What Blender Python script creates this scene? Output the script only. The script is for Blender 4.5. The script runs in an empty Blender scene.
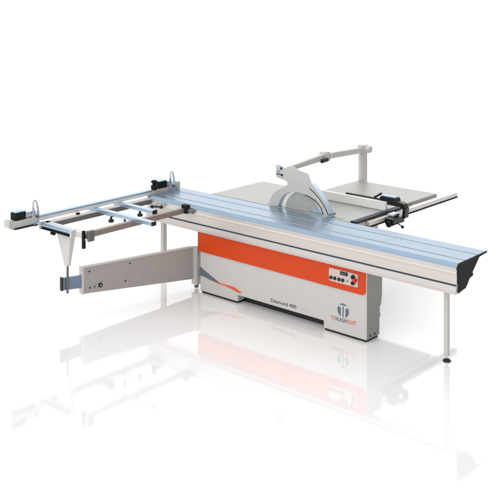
import bpy, bmesh, math, random
from mathutils import Vector, Matrix, Euler
random.seed(4)
S = bpy.context.scene
COL = S.collection
# ------------------------------------------------------------------ camera
cd = bpy.data.cameras.new("camera"); cam = bpy.data.objects.new("camera", cd); COL.objects.link(cam)
cam.location = (4.7646, -6.9110, 3.177)
cam.rotation_euler = (math.radians(90), 0, math.atan2(.66265, .74893))
cd.sensor_width = 36; cd.lens = 960 / 500 * 36
cd.shift_y = -273 / 500
cd.clip_start = .1; cd.clip_end = 3000
S.camera = cam
# ------------------------------------------------------------------ studio light
W = bpy.data.worlds.new("World"); S.world = W; W.use_nodes = True
nt = W.node_tree; nt.nodes.clear()
def wn(t, **k):
    n = nt.nodes.new(t)
    for a, b in k.items(): setattr(n, a, b)
    return n
wout = wn("ShaderNodeOutputWorld"); bg = wn("ShaderNodeBackground")
tc = wn("ShaderNodeTexCoord")
def lobe(d, power, gain):
    d = Vector(d).normalized()
    dot = wn("ShaderNodeVectorMath", operation='DOT_PRODUCT'); dot.inputs[1].default_value = d
    nt.links.new(tc.outputs['Generated'], dot.inputs[0])
    mx = wn("ShaderNodeMath", operation='MAXIMUM'); mx.inputs[1].default_value = 0
    nt.links.new(dot.outputs['Value'], mx.inputs[0])
    p = wn("ShaderNodeMath", operation='POWER'); p.inputs[1].default_value = power
    nt.links.new(mx.outputs[0], p.inputs[0])
    g = wn("ShaderNodeMath", operation='MULTIPLY'); g.inputs[1].default_value = gain
    nt.links.new(p.outputs[0], g.inputs[0]); return g.outputs[0]
def add(a, b):
    n = wn("ShaderNodeMath", operation='ADD')
    for i, v in enumerate((a, b)):
        if isinstance(v, (int, float)): n.inputs[i].default_value = v
        else: nt.links.new(v, n.inputs[i])
    return n.outputs[0]
val = add(add(.46, lobe((-.66, .75, .12), 1.5, .82)), add(lobe((-.12, -.78, .61), 4, 1.65), lobe((-.25, .45, .85), 6, 1.6)))
nt.links.new(val, bg.inputs['Strength'])
bg.inputs['Color'].default_value = (1, 1, 1, 1)
nt.links.new(bg.outputs[0], wout.inputs[0])
S.view_settings.view_transform = 'Standard'; S.view_settings.look = 'None'
S.view_settings.exposure = -0.08; S.view_settings.gamma = 1
# ------------------------------------------------------------------ materials
def lin(c):
    c /= 255.0
    return c / 12.92 if c <= .04045 else ((c + .055) / 1.055) ** 2.4
def mat(name, rgb, rough=.5, metal=0., spec=.5, noise=0., nscale=30., stretch=(1, 1, 1), bump=0., coat=0., ior=1.5, rvar=0.):
    m = bpy.data.materials.new(name); m.use_nodes = True
    t = m.node_tree; b = t.nodes["Principled BSDF"]
    col = tuple(lin(c) for c in rgb) + (1,)
    b.inputs['Base Color'].default_value = col
    b.inputs['Roughness'].default_value = rough
    b.inputs['Metallic'].default_value = metal
    b.inputs['Specular IOR Level'].default_value = spec
    b.inputs['IOR'].default_value = ior
    b.inputs['Coat Weight'].default_value = coat
    if noise or bump or rvar:
        tcn = t.nodes.new("ShaderNodeTexCoord"); mp = t.nodes.new("ShaderNodeMapping")
        mp.inputs['Scale'].default_value = stretch
        nz = t.nodes.new("ShaderNodeTexNoise"); nz.inputs['Scale'].default_value = nscale; nz.inputs['Detail'].default_value = 5
        t.links.new(tcn.outputs['Object'], mp.inputs[0]); t.links.new(mp.outputs[0], nz.inputs['Vector'])
        if noise:
            mr = t.nodes.new("ShaderNodeMapRange"); mr.inputs['From Min'].default_value = .3; mr.inputs['From Max'].default_value = .7
            mr.inputs['To Min'].default_value = 1 - noise; mr.inputs['To Max'].default_value = 1 + noise
            t.links.new(nz.outputs['Fac'], mr.inputs['Value'])
            mu = t.nodes.new("ShaderNodeVectorMath"); mu.operation = 'SCALE'; mu.inputs[0].default_value = col[:3]
            t.links.new(mr.outputs[0], mu.inputs['Scale']); t.links.new(mu.outputs[0], b.inputs['Base Color'])
        if rvar:
            mr = t.nodes.new("ShaderNodeMapRange"); mr.inputs['From Min'].default_value = .3; mr.inputs['From Max'].default_value = .7
            mr.inputs['To Min'].default_value = max(.02, rough - rvar); mr.inputs['To Max'].default_value = rough + rvar
            t.links.new(nz.outputs['Fac'], mr.inputs['Value']); t.links.new(mr.outputs[0], b.inputs['Roughness'])
        if bump:
            bp = t.nodes.new("ShaderNodeBump"); bp.inputs['Strength'].default_value = bump; bp.inputs['Distance'].default_value = .002
            t.links.new(nz.outputs['Fac'], bp.inputs['Height']); t.links.new(bp.outputs[0], b.inputs['Normal'])
    return m
LONG = (.04, 1, 1); LONGY = (1, .04, 1)
M = dict(
 floor=mat("white_studio_floor", (247, 247, 247), .055, ior=2.3),
 paint=mat("light_grey_paint", (206, 203, 199), .42, noise=.02, nscale=6, bump=.06),
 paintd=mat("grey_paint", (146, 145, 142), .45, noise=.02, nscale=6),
 white=mat("white_paint", (214, 211, 209), .4, noise=.015, nscale=5),
 bright=mat("bright_aluminium", (240, 240, 238), .35, metal=.1, noise=.02, nscale=40, stretch=LONG),
 red=mat("orange_red_paint", (216, 68, 4), .38, spec=.35, noise=.02, nscale=5, bump=.04),
 deck=mat("aluminium_blue_reflection", (150, 169, 187), .30, metal=.8, noise=.16, nscale=140, stretch=(.008, 1, 1), rvar=.06),  # blue tint and streaks put reflections into the metal colour
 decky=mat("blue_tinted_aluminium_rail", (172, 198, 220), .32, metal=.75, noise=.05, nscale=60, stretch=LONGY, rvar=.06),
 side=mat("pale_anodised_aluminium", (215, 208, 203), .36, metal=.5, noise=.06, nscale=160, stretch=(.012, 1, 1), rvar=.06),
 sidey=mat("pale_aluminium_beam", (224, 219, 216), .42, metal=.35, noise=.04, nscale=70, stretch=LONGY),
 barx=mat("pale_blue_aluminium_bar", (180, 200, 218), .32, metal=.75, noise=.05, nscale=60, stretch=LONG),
 band=mat("blue_reflection_edge", (144, 168, 190), .4, metal=.3, noise=.04, nscale=60, stretch=LONG),  # the deck's reflected blue, painted on along its front edge
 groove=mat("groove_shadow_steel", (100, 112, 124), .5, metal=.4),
 iron=mat("machined_grey_iron", (172, 171, 168), .40, metal=.3, noise=.05, nscale=120, stretch=(.03, 1, 1), rvar=.08, bump=.04),
 brown=mat("taupe_grey_paint", (181, 175, 171), .5, noise=.03, nscale=8),
 beam=mat("taupe_anodised_beam", (150, 136, 130), .42, metal=.2, noise=.06, nscale=50, stretch=LONGY),
 dark=mat("dark_grey_beam", (108, 106, 104), .5, noise=.05, nscale=30, stretch=LONGY),
 black=mat("black_plastic", (24, 24, 24), .5, noise=.1, nscale=30),
 cap=mat("charcoal_end_cap", (27, 26, 24), .65, spec=.25, noise=.08, nscale=20, bump=.1),
 gloss=mat("glossy_black", (10, 11, 13), .22),
 blue=mat("pale_blue_cover", (150, 196, 236), .3, metal=.4),
 steel=mat("bright_steel", (205, 214, 224), .22, metal=.9, noise=.05, nscale=40, rvar=.05),
 rim=mat("polished_guard_rim", (196, 214, 232), .3, metal=.6),
 blade=mat("saw_blade_steel", (186, 185, 182), .42, metal=.2, noise=.06, nscale=25),
 slate=mat("slate_decal", (96, 110, 124), .45),
 ink=mat("dark_ink", (62, 66, 72), .5),
 orange=mat("orange_decal", (236, 88, 40), .42),
 tubeb=mat("blue_grey_steel", (128, 150, 172), .4, metal=.4, noise=.06, nscale=25),
 panel=mat("silver_control_plate", (216, 200, 192), .4, metal=.2),
 estop=mat("red_button", (214, 30, 20), .3),
 disp=mat("display_glass", (70, 84, 96), .15),
)
# ------------------------------------------------------------------ helpers
ROOT = bpy.data.objects.new("panel_saw", None); COL.objects.link(ROOT); ROOT.location = (-1, .3, 0)
ROOT["label"] = "orange and light grey sliding table panel saw with long aluminium carriage and overhead blade guard"
ROOT["category"] = "panel saw"
WC = {ROOT: Vector(ROOT.location)}
class MB:
    def __init__(s): s.bm = bmesh.new(); s.mi = 0
    def _m(s, fs):
        for f in fs: f.material_index = s.mi
    def poly(s, pts, axis, a, b, mis=None):
        """closed 2-D outline extruded along axis from a to b; X: (y,z)  Y: (x,z)  Z: (x,y)"""
        def P(p, t):
            return {'X': (t, p[0], p[1]), 'Y': (p[0], t, p[1]), 'Z': (p[0], p[1], t)}[axis]
        A = [s.bm.verts.new(P(p, a)) for p in pts]; B = [s.bm.verts.new(P(p, b)) for p in pts]
        fs = [s.bm.faces.new(A), s.bm.faces.new(B[::-1])]
        n = len(pts)
        for i in range(n):
            f = s.bm.faces.new((A[i], B[i], B[(i + 1) % n], A[(i + 1) % n]))
            fs.append(f)
        s._m(fs)
        if mis:
            for i, k in mis.items(): fs[2 + i].material_index = k
        return s
    def box(s, x0, x1, y0, y1, z0, z1):
        return s.poly([(x0, y0), (x1, y0), (x1, y1), (x0, y1)], 'Z', z0, z1)
    def hull(s, bot, top):
        """prism between two quads/loops of 3-D points"""
        A = [s.bm.verts.new(p) for p in bot]; B = [s.bm.verts.new(p) for p in top]; n = len(A)
        fs = [s.bm.faces.new(A[::-1]), s.bm.faces.new(B)]
        for i in range(n): fs.append(s.bm.faces.new((A[i], A[(i + 1) % n], B[(i + 1) % n], B[i])))
        s._m(fs); return s
    def bar(s, p, q, w, h, w2=None, h2=None):
        """rectangular bar p->q, w horizontal width, h height"""
        p = Vector(p); q = Vector(q); d = (q - p).normalized()
        up = Vector((0, 0, 1)) if abs(d.z) < .95 else Vector((0, 1, 0))
        sd = d.cross(up).normalized(); u = sd.cross(d).normalized()
        w2 = w2 or w; h2 = h2 or h
        f = lambda c, W_, H_: [c + sd * a * W_ / 2 + u * b * H_ / 2 for a, b in ((-1, -1), (1, -1), (1, 1), (-1, 1))]
        return s.hull(f(p, w, h), f(q, w2, h2))
    def cyl(s, p, q, r, r2=None, n=32):
        p = Vector(p); q = Vector(q); d = (q - p).normalized()
        up = Vector((0, 0, 1)) if abs(d.z) < .95 else Vector((1, 0, 0))
        a = d.cross(up).normalized(); b = d.cross(a); r2 = r if r2 is None else r2
        f = lambda c, R: [c + a * R * math.cos(2 * math.pi * i / n) + b * R * math.sin(2 * math.pi * i / n) for i in range(n)]
        return s.hull(f(p, r), f(q, r2))
    def ball(s, c, r, seg=20):
        g = bmesh.ops.create_uvsphere(s.bm, u_segments=seg, v_segments=seg // 2, radius=r, matrix=Matrix.Translation(c))
        fs = {f for v in g['verts'] for f in v.link_faces}; s._m(fs); return s
    def lathe(s, c, prof, axis='Z', n=32):
        rings = []
        for r, h in prof:
            ring = []
            for i in range(n):
                t = 2 * math.pi * i / n
                v = {'Z': (r * math.cos(t), r * math.sin(t), h), 'Y': (r * math.cos(t), h, r * math.sin(t)), 'X': (h, r * math.cos(t), r * math.sin(t))}[axis]
                ring.append(s.bm.verts.new(Vector(c) + Vector(v)))
            rings.append(ring)
        fs = [s.bm.faces.new(rings[0]), s.bm.faces.new(rings[-1])]
        for A, B in zip(rings, rings[1:]):
            for i in range(n): fs.append(s.bm.faces.new((A[i], A[(i + 1) % n], B[(i + 1) % n], B[i])))
        s._m(fs); return s
    def build(s, name, mats, parent, bevel=0.003, seg=2, smooth=True, label=None):
        if not isinstance(mats, (list, tuple)): mats = [mats]
        bmesh.ops.recalc_face_normals(s.bm, faces=s.bm.faces[:])
        vs = [v.co for v in s.bm.verts]
        lo = Vector((min(v[i] for v in vs) for i in range(3))); hi = Vector((max(v[i] for v in vs) for i in range(3)))
        c = (lo + hi) / 2
        for v in s.bm.verts: v.co -= c
        if smooth:
            for f in s.bm.faces: f.smooth = True
            for e in s.bm.edges:
                if len(e.link_faces) == 2 and e.calc_face_angle(0) > math.radians(32): e.smooth = False
        me = bpy.data.meshes.new(name); s.bm.to_mesh(me); s.bm.free()
        for m in mats: me.materials.append(M[m])
        o = bpy.data.objects.new(name, me); COL.objects.link(o)
        o.parent = parent; o.location = c - WC[parent] if parent else c
        WC[o] = c.copy()
        if bevel:
            b = o.modifiers.new("bevel", 'BEVEL'); b.width = bevel; b.segments = seg; b.limit_method = 'ANGLE'; b.angle_limit = math.radians(35)
            b.harden_normals = False
        if label: o['label'] = label
        return o
def lettering(name, runs, parent, x, z, h, y, width=None, slope=0., depth=.0012, bold=0., label=None):
    """runs: [(string, material)], raised letters on a face looking to -Y; fitted to width"""
    objs = []; cx = 0.
    full = "".join(r[0] for r in runs)
    bm = bmesh.new(); mats = []
    dg = None
    for st, mt in runs:
        for sub in [st]:
            cu = bpy.data.curves.new("t", 'FONT'); cu.body = sub; cu.size = 1.0; cu.extrude = .02; cu.offset = bold; cu.resolution_u = 4
            ob = bpy.data.objects.new("t", cu); COL.objects.link(ob)
            bpy.context.view_layer.update(); dg = bpy.context.evaluated_depsgraph_get()
            me = bpy.data.meshes.new_from_object(ob.evaluated_get(dg))
            mi = len(mats); mats.append(mt)
            wmax = max(v.co.x for v in me.vertices)
            b2 = bmesh.new(); b2.from_mesh(me)
            for v in b2.verts: v.co.x += cx
            for f in b2.faces: f.material_index = mi
            tm = bpy.data.meshes.new("t"); b2.to_mesh(tm); b2.free(); bm.from_mesh(tm)
            bpy.data.objects.remove(ob); bpy.data.curves.remove(cu); bpy.data.meshes.remove(me); bpy.data.meshes.remove(tm)
            cx += wmax + .07 + (.0 if not st.endswith(' ') else .25)
    xs = [v.co.x for v in bm.verts]; ys = [v.co.y for v in bm.verts]
    w0 = max(xs) - min(xs); h0 = .72
    sx = (width / w0) if width else h / h0; sy = h / h0
    mb = MB(); mb.bm.free(); mb.bm = bm
    zmax = max(v.co.z for v in bm.verts)
    for v in bm.verts:
        X = (v.co.x - min(xs)) * sx
        v.co = Vector((x + X, y - (v.co.z / zmax + 1) * .5 * depth, z + v.co.y * sy + slope * X))
    return mb.build(name, mats, parent, bevel=0, smooth=False, label=label)
# ------------------------------------------------------------------ floor
fb = MB(); fb.bm.verts.new((-300, -300, 0)); 
vs = list(fb.bm.verts) + [fb.bm.verts.new(p) for p in ((300, -300, 0), (300, 300, 0), (-300, 300, 0))]
fb.bm.faces.new(vs)
me = bpy.data.meshes.new("floor"); fb.bm.to_mesh(me); fb.bm.free(); me.materials.append(M['floor'])
fl = bpy.data.objects.new("floor", me); COL.objects.link(fl); fl["kind"] = "structure"
# ------------------------------------------------------------------ cabinet
out = [(-2.02, .02), (-1.511, .02), (-1.511, .084), (-.467, .084), (-.467, .02), (0, .02), (0, .65), (-2.02, .65)]
cab = MB().poly(out, 'Y', 0, .205).build("cabinet", "paint", ROOT, .006, 3)
for x0, x1 in ((-2.005, -1.525), (-.455, -.012)): MB().box(x0, x1, .010, .19, 0, .0198).build("contact_shade_strip", "black", cab, 0)  # added black strips stand in for the contact shadow under the feet
MB().box(-1.508, -.47, .10, .19, .001, .0835).build("under_body_shade", "black", ROOT, 0)  # added black block stands in for the deep shade below the body
# right hand side cover, stepped; its darker grey carries this side's shade
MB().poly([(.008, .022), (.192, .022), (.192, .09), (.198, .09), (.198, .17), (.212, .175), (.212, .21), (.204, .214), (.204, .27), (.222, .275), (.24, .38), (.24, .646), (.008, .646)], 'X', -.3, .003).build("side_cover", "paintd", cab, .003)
for y in (.05, .12): MB().cyl((.003, y, .05), (.009, y, .05), .008).build("bolt", "black", cab, 0)
MB().box(-1.9, -.645, .26, 1.14, .004, .822).build("machine_base", "paint", ROOT, .006)
MB().box(-1.9, -.3, .207, .256, .10, .62).build("frame_panel", "paintd", ROOT, .004)
# orange-red band with rounded lower right corner
pts = [(-2.045, .417), ]
for i in range(7):
    t = -math.pi / 2 + i * math.pi / 12
    pts.append((-.047 + .04 * math.cos(t), .449 + .04 * math.sin(t)))
pts += [(-.007, .632), (-2.045, .632)]
MB().poly(pts, 'Y', -.014, .05).build("accent_band", "red", cab, .005, 3)
# control panel
cp = MB().box(-.392, -.078, -.02, -.013, .466, .582).build("control_panel", "panel", ROOT, .002)
d = MB().box(-.264, -.186, -.028, -.019, .545, .576).build("display", "gloss", cp, .002)
MB().box(-.252, -.2, -.0295, -.0275, .553, .568).build("display_window", "disp", cp, 0)
for x in (-.367, -.325, -.279, -.238):
    MB().cyl((x, -.019, .499), (x, -.032, .499), .0165, .0145, 24).build("button", "gloss", cp, .002)
for x, z in ((-.386, .576), (-.084, .576), (-.386, .472), (-.084, .472)): MB().cyl((x, -.019, z), (x, -.0215, z), .0035, n=12).build("panel_screw", "dark", cp, 0)
MB().cyl((-.19, -.019, .503), (-.19, -.026, .503), .009, .009, 20).build("indicator_lamp", "paintd", cp, .001)
for z in (.553, .5):
    MB().cyl((-.126, -.019, z), (-.126, -.04, z), .0185, .016, 24).box(-.130, -.122, -.046, -.039, z - .016, z + .016).build("rotary_switch", "gloss", cp, .002)
MB().cyl((-.098, -.019, .53), (-.098, -.03, .53), .012, .012, 24).cyl((-.098, -.03, .53), (-.098, -.05, .53), .019, .017, 24).build("emergency_stop", "estop", cp, .003)
# decals on the front
MB().poly([(-2.019, .264), (-1.96, .236), (-1.764, .158), (-1.74, .146), (-1.83, .151), (-1.9, .157), (-1.95, .168), (-2.019, .172)], 'Y', -.0015, .0).build("slate_stripe", "slate", cab, 0)
MB().poly([(-1.89, .1555), (-1.764, .151), (-1.62, .1535), (-1.55, .1495), (-1.452, .118), (-1.505, .109), (-1.583, .127), (-1.69, .140), (-1.764, .141)], 'Y', -.0028, .0).build("orange_stripe", "orange", cab, 0)
MB().poly([(-2.019, .272), (-1.95, .242), (-1.72, .150), (-1.755, .159), (-1.96, .238), (-2.019, .266)], 'Y', -.0035, -.0).build("highlight_stripe", "white", cab, 0)
# round emblem: two half moons either side of a standing T
ec = (-.249, .224); R = .062; mb = MB()
def seg(a0, a1, n=18): return [(ec[0] + R * math.cos(math.radians(a0 + (a1 - a0) * i / n)), ec[1] + R * math.sin(math.radians(a0 + (a1 - a0) * i / n))) for i in range(n + 1)]
mb.poly([(ec[0] - .026, ec[1] + .018)] + seg(150, 245) , 'Y', -.0015, 0)
mb.poly([(ec[0] + .024, ec[1] + .018)] + seg(-65, 30)[::1], 'Y', -.0015, 0)
mb.poly(seg(48, 132), 'Y', -.0015, 0)
mb.poly([(ec[0] - .006, ec[1] - .056), (ec[0] + .006, ec[1] - .056), (ec[0] + .006, ec[1] + .036), (ec[0] - .006, ec[1] + .036)], 'Y', -.0015, 0)
mb.build("logo_emblem", "slate", cab, 0)
lettering("logo_lettering", [("T", "orange"), ("OUGH", "slate"), ("CUT", "orange")], cab, -.381, .119, .034, -.0005, width=.272, bold=.018, slope=.02)
lettering("model_lettering", [("Diamond ", "ink"), ("400", "ink")], cab, -1.085, .116, .032, -.0005, width=.305, slope=.01, bold=.004)
# ------------------------------------------------------------------ sliding carriage
X0, X1 = -2.74, .912
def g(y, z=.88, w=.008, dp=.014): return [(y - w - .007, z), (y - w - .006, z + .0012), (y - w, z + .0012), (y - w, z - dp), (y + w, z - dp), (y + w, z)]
prof = [(-.036, .88)] ; mi = []
def addp(lst): prof.extend(lst)
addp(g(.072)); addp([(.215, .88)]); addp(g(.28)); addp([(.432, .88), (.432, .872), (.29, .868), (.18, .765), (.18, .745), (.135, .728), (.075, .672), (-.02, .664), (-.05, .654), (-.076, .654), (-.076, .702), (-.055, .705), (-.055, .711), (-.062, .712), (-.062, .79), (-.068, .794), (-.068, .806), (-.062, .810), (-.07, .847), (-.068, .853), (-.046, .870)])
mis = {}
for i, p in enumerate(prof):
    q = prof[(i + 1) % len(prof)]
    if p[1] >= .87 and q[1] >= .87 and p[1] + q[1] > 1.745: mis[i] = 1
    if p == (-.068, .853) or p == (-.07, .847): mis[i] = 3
    if p[1] > .8805 and q[1] > .8805: mis[i] = 4  # raised bright strip beside each groove imitates a highlight
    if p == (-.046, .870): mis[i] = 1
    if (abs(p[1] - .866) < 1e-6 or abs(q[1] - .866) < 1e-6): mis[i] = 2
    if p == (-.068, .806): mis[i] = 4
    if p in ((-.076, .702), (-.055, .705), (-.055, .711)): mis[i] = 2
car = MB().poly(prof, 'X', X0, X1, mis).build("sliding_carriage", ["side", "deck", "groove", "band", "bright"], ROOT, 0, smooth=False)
capo = [(-.05, .853), (-.036, .876), (.29, .877), (.43, .882), (.432, .872), (.295, .862), (.178, .762), (.192, .744), (.186, .734), (.132, .724), (.07, .66), (-.02, .65), (-.05, .645), (-.034, .70), (-.05, .722), (-.05, .83), (-.068, .836)]
MB().poly(capo, 'X', X1 + .0005, X1 + .012).build("end_cap", "cap", car, 0)
MB().poly(capo, 'X', X0 - .012, X0 - .0005).build("end_cap", "cap", car, 0)
MB().box(X0 + .05, X1 - .02, -.044, .06, .62, .652).build("guide_rail", "side", car, .004)
for x, hw in ((.722, .019), (-2.675, .024)):
    lg = MB().box(x - hw, x + hw, .115 - hw, .115 + hw, .045, .66).build("support_leg", "paint", ROOT, .004)
    MB().cyl((x, .115, .015), (x, .115, .05), .008).build("levelling_screw", "steel", lg, 0)
    MB().lathe((x, .115, 0), [(.033, 0), (.034, .006), (.026, .016), (.012, .024)]).build("levelling_foot", "black", lg, 0)
# ------------------------------------------------------------------ tables
mt = MB().box(-2.285, -.52, .45, 1.265, .84, .88).build("main_table", "iron", ROOT, .003)
MB().box(-1.55, -.6, .484, .495, .8796, .8806).build("blade_slot", "cap", mt, 0)
MB().box(-2.2, -.62, .5, 1.2, .82, .839).build("table_rib", "paintd", mt, 0)
et = MB().box(-1.51, -.52, 1.267, 2.03, .852, .878).build("extension_table", "iron", ROOT, .003)
MB().box(-1.47, -.56, 1.3, 2.0, .83, .8515).build("table_rib", "paintd", et, 0)
MB().box(-.5195, -.5, .46, 2.03, .835, .879).build("edge_rail", "iron", ROOT, .002, label="aluminium edge strip along the right side of the tables")
# ------------------------------------------------------------------ rip fence on its rail
rl = MB().poly([(-.445, .826), (-.39, .826), (-.39, .865), (-.445, .865)], 'Y', .62, 2.27).build("fence_rail", "sidey", ROOT, .004)
MB().box(-.444, -.386, .62, 2.272, .812, .8255).build("rail_underside", "cap", rl, .001)
for y in (.8, 1.5): MB().box(-.5, -.446, y, y + .06, .838, .856).build("rail_bracket", "paintd", rl, .002)
sb = MB().box(-.497, -.43, .46, 1.235, .866, .89).build("scale_bar", "black", ROOT, .003)
MB().box(-.494, -.474, .47, 1.23, .8902, .893).build("bar_highlight", "tubeb", sb, 0)  # blue-grey strip imitates the bluish highlight along the bar top
rf = MB().box(-1.42, -.47, 1.01, 1.045, .886, .972).build("rip_fence", "bright", ROOT, .004)
MB().box(-.98, -.40, 1.046, 1.075, .955, .984).build("fence_back_bar", "black", rf, .003)
ho = MB().poly([(-.56, .962), (-.37, .962), (-.36, .975), (-.375, 1.018), (-.545, 1.018), (-.56, 1.0)], 'Y', 1.035, 1.12).build("clamp_housing", "gloss", ROOT, .006, 3)
MB().box(-.54, -.385, 1.045, 1.11, 1.0185, 1.024).build("housing_cover", "blue", ho, .002)
hb = MB().poly([(-.58, .94), (-.33, .94), (-.30, .92), (-.30, .84), (-.29, .83), (-.27, .84), (-.262, .93), (-.285, .972), (-.32, .985), (-.58, .985)], 'Y', 1.04, 1.11).build("clamp_bracket", "gloss", ROOT, .005)
MB().box(-.38, -.285, .86, 1.06, .80, .86).cyl((-.33, .84, .81), (-.33, .9, .81), .03).build("clamp_block", "gloss", hb, .006)
MB().box(-.40, -.33, .93, 1.04, .862, .885).build("clamp_slide", "steel", hb, .003)
MB().cyl((-.3, .93, .82), (-.245, .95, .785), .006, .005).ball((-.24, .952, .78), .016).build("clamp_lever", "gloss", hb, 0)
MB().cyl((-.64, 1.06, .985), (-.60, 1.09, 1.012), .011, .009).cyl((-.60, 1.09, 1.012), (-.575, 1.1, 1.03), .012, .009).build("release_lever", "black", rf, .001)
# ------------------------------------------------------------------ blade, guard, overhead arm
GP = [(-1.41,1.295),(-1.358,1.301),(-1.293,1.28),(-1.261,1.286),(-1.236,1.302),(-1.185,1.309),(-1.128,1.284),(-1.004,1.26),(-.961,1.169),(-.935,1.146),(-.90,1.117),(-.865,1.084),(-.83,1.049),(-.80,1.016),(-.775,.982),(-.752,.944),(-.736,.91),(-.728,.884),(-.80,.884),(-.815,.90),(-.843,.955),(-.88,.993),(-.92,1.02),(-.98,1.042),(-1.04,1.054),(-1.13,1.061),(-1.219,1.054),(-1.28,1.028),(-1.332,.985),(-1.358,.945),(-1.375,.905),(-1.384,.884),(-1.499,.884),(-1.492,.93),(-1.467,.98),(-1.43,1.02),(-1.38,1.053),(-1.321,1.079),(-1.306,1.094),(-1.27,1.112),(-1.262,1.13),(-1.274,1.152),(-1.41,1.175)]
gd = MB().poly(GP, 'Y', .46, .468).build("blade_guard", "paint", ROOT, .0015)
# curved rims of the hood
def rim(pts, y0, y1, th):
    mb = MB(); n = len(pts)
    for i in range(n - 1):
        a = Vector((pts[i][0], 0, pts[i][1])); b = Vector((pts[i + 1][0], 0, pts[i + 1][1]))
        d = (b - a).normalized(); nn = Vector((-d.z, 0, d.x)) * th
        mb.poly([(a.x, a.z), (b.x, b.z), (b.x + nn.x, b.z + nn.z), (a.x + nn.x, a.z + nn.z)], 'Y', y0, y1)
    return mb
rim([(-.961,1.168),(-.935,1.146),(-.90,1.117),(-.865,1.084),(-.83,1.049),(-.80,1.016),(-.775,.982),(-.752,.944),(-.736,.91),(-.728,.884)], .4585, .512, .005).build("guard_rim", "rim", gd, 0, smooth=False)
rim([(-.985,1.118),(-.93,1.088),(-.87,1.042),(-.82,.992),(-.785,.945),(-.765,.90)], .4575, .4595, .007).build("guard_seam", "cap", gd, 0, smooth=False)
rim([(-1.384,.884),(-1.380,.895),(-1.375,.905),(-1.367,.925),(-1.358,.945),(-1.346,.966),(-1.332,.985),(-1.308,1.009),(-1.28,1.028),(-1.25,1.043),(-1.219,1.054)], .468, .51, -.006).build("guard_rim", "rim", gd, 0, smooth=False)
rim([(-1.04,1.054),(-.98,1.042),(-.92,1.02),(-.88,.993),(-.843,.955),(-.815,.90)], .457, .47, -.006).build("guard_seam", "cap", gd, 0, smooth=False)
MB().poly([p for p in GP if p[1] < 1.13], 'Y', .512, .517).build("rear_guard_plate", "paint", gd, .001)
for (x, z) in ((-1.34, 1.27), (-1.33, 1.205)): MB().cyl((x, .452, z), (x, .459, z), .012).build("guard_bolt", "black", gd, .001)
MB().box(-1.405, -1.33, .455, .4595, 1.205, 1.212).build("guide_slot", "cap", gd, 0)
MB().box(-1.40, -1.36, .452, .4595, 1.228, 1.25).build("guard_clip", "blue", gd, .002)
MB().cyl((-.742, .456, .905), (-.742, .542, .905), .014).build("guard_pin", "tubeb", gd, .001)
# saw blade with teeth
teeth = []; bc = (-1.10, .852); br = .212
for i in range(60):
    t = 2 * math.pi * i / 60; teeth += [(bc[0] + (br + .006) * math.cos(t), bc[1] + (br + .006) * math.sin(t)), (bc[0] + br * math.cos(t + .05), bc[1] + br * math.sin(t + .05))]
MB().poly(teeth, 'Y', .488, .4915).build("saw_blade", "blade", ROOT, 0)
MB().poly([(-1.04,.881),(-.96,.918),(-.91,.936),(-.87,.932),(-.845,.91),(-.84,.881)], 'Y', .478, .482).build("blade_glint", "steel", ROOT, 0)  # added pale wedge imitates a reflection on the blade
# arm: guard (-1.26,.5) -> joint (-1.36,1.2) -> post (-1.5,2.1)
a0 = Vector((-1.26, .47, 1.275)); a1 = Vector((-1.36, 1.2, 1.285)); a2 = Vector((-1.497, 2.1, 1.215))
arm = MB().bar(a0, a1, .045, .045, .055, .07).build("overhead_arm", "paint", ROOT, .008, 3)
dd = (a2 - a1).normalized()
MB().bar(a1 + dd * .02, a2, .055, .06).build("rear_tube", "paint", arm, .006, 3)
MB().bar(a1 - dd * .05, a1 + dd * .05, .085, .1).build("joint_collar", "paint", arm, .012, 3)
MB().cyl(a1 + dd * .05, a1 + dd * .075, .048).build("joint_ring", "steel", arm, .003)
MB().cyl(a1 + Vector((.05, -.12, -.03)), a1 + Vector((.05, -.02, -.025)), .022).build("joint_knob", "gloss", arm, .004)
post = MB().cyl((-1.497, 2.1, .02), (-1.497, 2.1, 1.23), .05, n=48).build("arm_post", "paint", ROOT, .002)
MB().cyl((-1.497, 2.1, 1.185), (-1.497, 2.1, 1.275), .062, n=48).build("post_collar", "paint", post, .008, 3)
MB().cyl((-1.45, 2.1, 1.23), (-1.39, 2.1, 1.23), .04, n=32).build("post_knuckle", "paint", post, .008, 3)
MB().lathe((-1.497, 2.1, 0), [(.11, 0), (.11, .012), (.05, .02)]).build("post_base", "paint", post, 0)
MB().box(-1.54, -1.46, 2.031, 2.055, .8, .87).build("post_clamp", "paintd", post, .003)
# ------------------------------------------------------------------ crosscut table
cc = MB().box(-2.735, -2.675, -1.40, .02, .80, .857).build("crosscut_table", "sidey", ROOT, .004)
MB().box(-2.674, -2.668, -1.33, -.06, .803, .845).build("beam_insert", "dark", cc, .001, label="dark grey inner face of the far crosscut beam")
MB().bar((-2.15, -1.36, .825), (-2.15, -.075, .825), .05, .052).build("near_beam", "beam", cc, .004)
ob = MB().bar((-2.735, -1.372, .832), (-2.09, -1.372, .832), .07, .05).build("outer_beam", "white", cc, .004)
rol = MB().cyl((-2.70, -1.42, .845), (-2.27, -1.42, .845), .022).build("support_roller", "barx", cc, .001)
MB().box(-2.72, -2.25, -1.445, -1.412, .805, .815).build("roller_guard", "cap", cc, .001)
for x in (-2.715, -2.25): MB().box(x - .012, x + .012, -1.45, -1.39, .80, .868).build("roller_bracket", "white", cc, .003)
MB().bar((-2.86, -.765, .862), (-1.885, -.765, .862), .055, .036).build("stop_bar", "barx", cc, .003)
MB().box(-1.8845, -1.872, -.793, -.737, .843, .881).build("bar_cap", "black", cc, .002)
MB().bar((-2.80, -.45, .862), (-2.21, -.45, .862), .055, .036).build("stop_bar", "barx", cc, .003)
MB().box(-2.2095, -2.197, -.478, -.422, .843, .881).build("bar_cap", "black", cc, .002)
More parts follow.
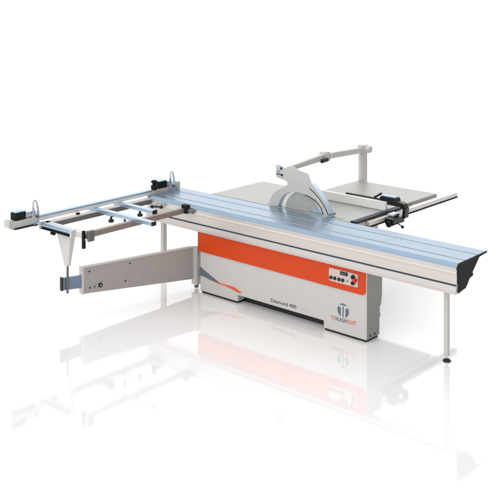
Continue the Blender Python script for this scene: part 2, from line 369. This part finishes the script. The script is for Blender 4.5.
# small struts, knobs
MB().bar((-2.69, -.66, .83), (-2.17, -.62, .82), .035, .03).build("cross_strut", "sidey", cc, .003)
MB().cyl((-2.62, -.72, .838), (-2.50, -.72, .838), .024).build("strut_knob", "cap", cc, .004)
for (x, y) in ((-2.45, -.80), (-2.41, -.46)): MB().lathe((x, y, .79), [(.012, .05), (.012, .025), (.026, .022), (.028, .004), (.02, -.004)]).build("lock_knob", "black", cc, .001)
MB().cyl((-2.34, -.72, .74), (-2.34, -.72, .84), .01).build("strut_pin", "cap", cc, 0)
br_ = MB().box(-2.115, -2.088, -1.43, -1.402, .725, .885).build("clamp_plate", "cap", cc, .003)
MB().box(-2.087, -2.045, -1.40, -1.335, .79, .885).build("beam_end_bracket", "dark", cc, .004)
MB().cyl((-2.066, -1.42, .81), (-2.066, -1.40, .81), .014).build("bracket_screw", "steel", cc, .001)
MB().box(-2.165, -2.09, -.125, -.072, .80, .885).build("carriage_clamp", "cap", cc, .004)
MB().cyl((-2.09, -.095, .83), (-2.03, -.085, .822), .02).build("clamp_grip", "dark", cc, .003)
MB().cyl((-2.62, -.095, .785), (-2.50, -.095, .80), .009).ball((-2.63, -.095, .784), .019).ball((-2.49, -.095, .802), .019).build("lock_handle", "black", cc, 0)
MB().cyl((-2.56, -.095, .79), (-2.56, -.06, .79), .01).build("handle_stem", "steel", cc, 0)
# fence
fe = MB().bar((-2.765, -1.45, .898), (-2.765, .30, .898), .055, .05).build("crosscut_fence", "decky", ROOT, .004)
MB().box(-2.736, -2.7325, -1.44, .2, .876, .905).build("fence_face", "bright", fe, .001)
MB().box(-2.792, -2.738, -1.5, -1.4505, .876, .92).build("fence_end", "paintd", fe, .003)
for y in (-1.0, .08): MB().lathe((-2.71, y, .868), [(.02, -.006), (.022, .004), (.012, .008)]).build("fence_screw", "cap", fe, 0)
def flip_stop(y, blk, knob):
    """y = position of the plate along the fence"""
    st = MB().box(-2.80, -2.715, y - .24 if not knob else y - .26, y - .015, .858, .925).build("flip_stop", "paint" if not knob else "side", ROOT, .006)
    e = .02 if not knob else .055
    MB().box(-2.795, -2.715, y - .24 + e, y - .12 + e, .928, .996).build("stop_block", "cap", st, .006)
    MB().box(-2.793, -2.72, y - .235 + e, y - .125 + e, .9965, 1.004).build("block_cover", "blue", st, .003)
    if not knob:
        MB().box(-2.80, -2.70, y - .23, y + .03, .848, .8575).build("stop_foot", "cap", st, .002)
        MB().box(-2.80, -2.72, y - .285, y - .241, .87, .94).build("end_plate", "paint", st, .004)
    else:
        MB().lathe((-2.72, y - .25, .965), [(.02, -.04), (.034, -.03), (.036, .01), (.02, .015), (.02, .03), (.036, .04), (.03, .06), (.012, .066)], 'Z').build("grip_knob", "cap", st, .002)
        MB().box(-2.75, -2.70, y + .07, y + .115, .885, .965).build("stop_slide", "paint", st, .006)
    MB().box(-2.79, -2.73, y - .118 + e, y - .018 + e / 2, .928, .985).build("slide_block", "steel", st, .008)
    # the flip plate: a narrow pointed oval ring in the YZ plane
    o = []; n = 28
    for i in range(n):
        t = 2 * math.pi * i / n
        o.append((y + .0 + .032 * math.cos(t) - .014 * (math.sin(t)), .982 + .110 * math.sin(t)))
    ctr = (y - .006, 1.018)
    inn = [(ctr[0] + .019 * math.cos(2 * math.pi * i / n) - .010 * math.sin(2 * math.pi * i / n), ctr[1] + .060 * math.sin(2 * math.pi * i / n)) for i in range(n)]
    mb = MB(); bm = mb.bm
    for xx in (0,):
        A = [bm.verts.new((-2.715, *p)) for p in o]; B = [bm.verts.new((-2.715, *p)) for p in inn]
        A2 = [bm.verts.new((-2.695, *p)) for p in o]; B2 = [bm.verts.new((-2.695, *p)) for p in inn]
        for i in range(n):
            j = (i + 1) % n
            bm.faces.new((A[i], A[j], B[j], B[i])); bm.faces.new((A2[i], B2[i], B2[j], A2[j]))
            bm.faces.new((A[i], A2[i], A2[j], A[j])); bm.faces.new((B[i], B[j], B2[j], B2[i]))
    mb.build("flip_plate", "steel", st, .002)
    MB().box(-2.775, -2.712, y - .03, y + .05, .86, .955).build("plate_mount", "steel", st, .01)
    MB().cyl((-2.694, y + .01, .93), (-2.682, y + .01, .93), .014).build("mount_screw", "dark", st, .001)
    MB().cyl((-2.745, y + .012, .955), (-2.745, y + .012, .985), .012).build("mount_pin", "steel", st, .002)
    MB().box(-2.71, -2.70, y - .025, y + .02, .84, .93).build("plate_foot", "steel", st, .003)
    return st
flip_stop(-1.50, 0, False)
flip_stop(.27, 0, True)
# ------------------------------------------------------------------ outrigger column and swing arm
MB().hull([(-2.42, -1.39, .505), (-2.36, -1.39, .505), (-2.36, -1.36, .505), (-2.42, -1.36, .505)],
          [(-2.53, -1.40, .806), (-2.31, -1.40, .806), (-2.31, -1.34, .806), (-2.53, -1.34, .806)]).build("outrigger_column", "white", ROOT, .006)
MB().cyl((-2.388, -1.375, .25), (-2.388, -1.375, .506), .011).build("column_rod", "dark", ROOT, 0)
MB().cyl((-2.60, -1.40, .775), (-2.55, -1.40, .775), .015).build("column_knob", "cap", ROOT, .002)
P0 = Vector((-2.15, .03, 0)); P1 = Vector((-2.367, -1.2, 0)); P2 = Vector((-2.40, -1.40, 0))
def armpt(t, off, z):
    p = P0.lerp(P1, t); d = (P1 - P0).normalized(); nrm = Vector((-d.y, d.x, 0))  # points to +X
    if nrm.x < 0: nrm = -nrm
    q = p + nrm * off; return (q.x, q.y, z)
sa = MB().hull([armpt(0, 0, .10), armpt(0, -.05, .10), armpt(1, -.05, .205), armpt(1, 0, .205)],
               [armpt(0, 0, .428), armpt(0, -.05, .428), armpt(1, -.05, .455), armpt(1, 0, .455)]).build("swing_arm", "brown", ROOT, .003)
MB().hull([armpt(0, .008, .423), armpt(0, .0005, .423), armpt(1, .0005, .449), armpt(1, .008, .449)],
          [armpt(0, .008, .434), armpt(0, .0005, .434), armpt(1, .0005, .460), armpt(1, .008, .460)]).build("arm_lip", "white", sa, .001)
MB().hull([armpt(1.0005, .006, .20), armpt(1.0005, -.055, .20), armpt(1.018, -.055, .202), armpt(1.018, .006, .202)],
          [armpt(1.0005, .006, .461), armpt(1.0005, -.055, .461), armpt(1.018, -.055, .462), armpt(1.018, .006, .462)]).build("end_flange", "white", sa, .002)
ia = MB().hull([armpt(.9, -.008, .25), armpt(.9, -.042, .25), armpt(1.17, -.042, .277), armpt(1.17, -.008, .277)],
               [armpt(.9, -.008, .368), armpt(.9, -.042, .368), armpt(1.17, -.042, .392), armpt(1.17, -.008, .392)]).build("inner_arm", "tubeb", sa, .003)
MB().hull([armpt(1.1705, -.004, .272), armpt(1.1705, -.046, .272), armpt(1.182, -.046, .274), armpt(1.182, -.004, .274)],
          [armpt(1.1705, -.004, .396), armpt(1.1705, -.046, .396), armpt(1.182, -.046, .398), armpt(1.182, -.004, .398)]).build("arm_end_cap", "black", sa, .002)
for (t, z, r) in ((.955, .405, .008), (.95, .25, .008), (.91, .252, .007), (.60, .40, .008), (.64, .238, .008)):
    a = armpt(t, .0005, z); b = armpt(t, .004, z); MB().cyl(a, b, r, n=20).build("arm_bolt", "black", sa, 0)
a = armpt(.862, .0005, .255); b = armpt(.862, .012, .255); MB().cyl(a, b, .021, n=28).build("arm_wheel", "black", sa, .002)
b2 = armpt(.862, .0145, .255); MB().cyl(b, b2, .007, n=16).build("wheel_axle", "steel", sa, 0)
pv = MB().box(-2.175, -2.10, .03, .10, .045, .43).build("pivot_post", "paint", ROOT, .006)
MB().cyl((-2.137, .065, .43), (-2.137, .065, .436), .028).build("pivot_cap", "steel", pv, .003)
MB().cyl((-2.137, .065, .012), (-2.137, .065, .046), .022).build("pivot_foot", "dark", pv, .002)
MB().box(-2.10, -2.021, .06, .18, .14, .20).build("pivot_hinge", "paintd", pv, .003)
MB().box(-2.10, -2.021, .06, .18, .34, .40).build("pivot_hinge", "paintd", pv, .003)
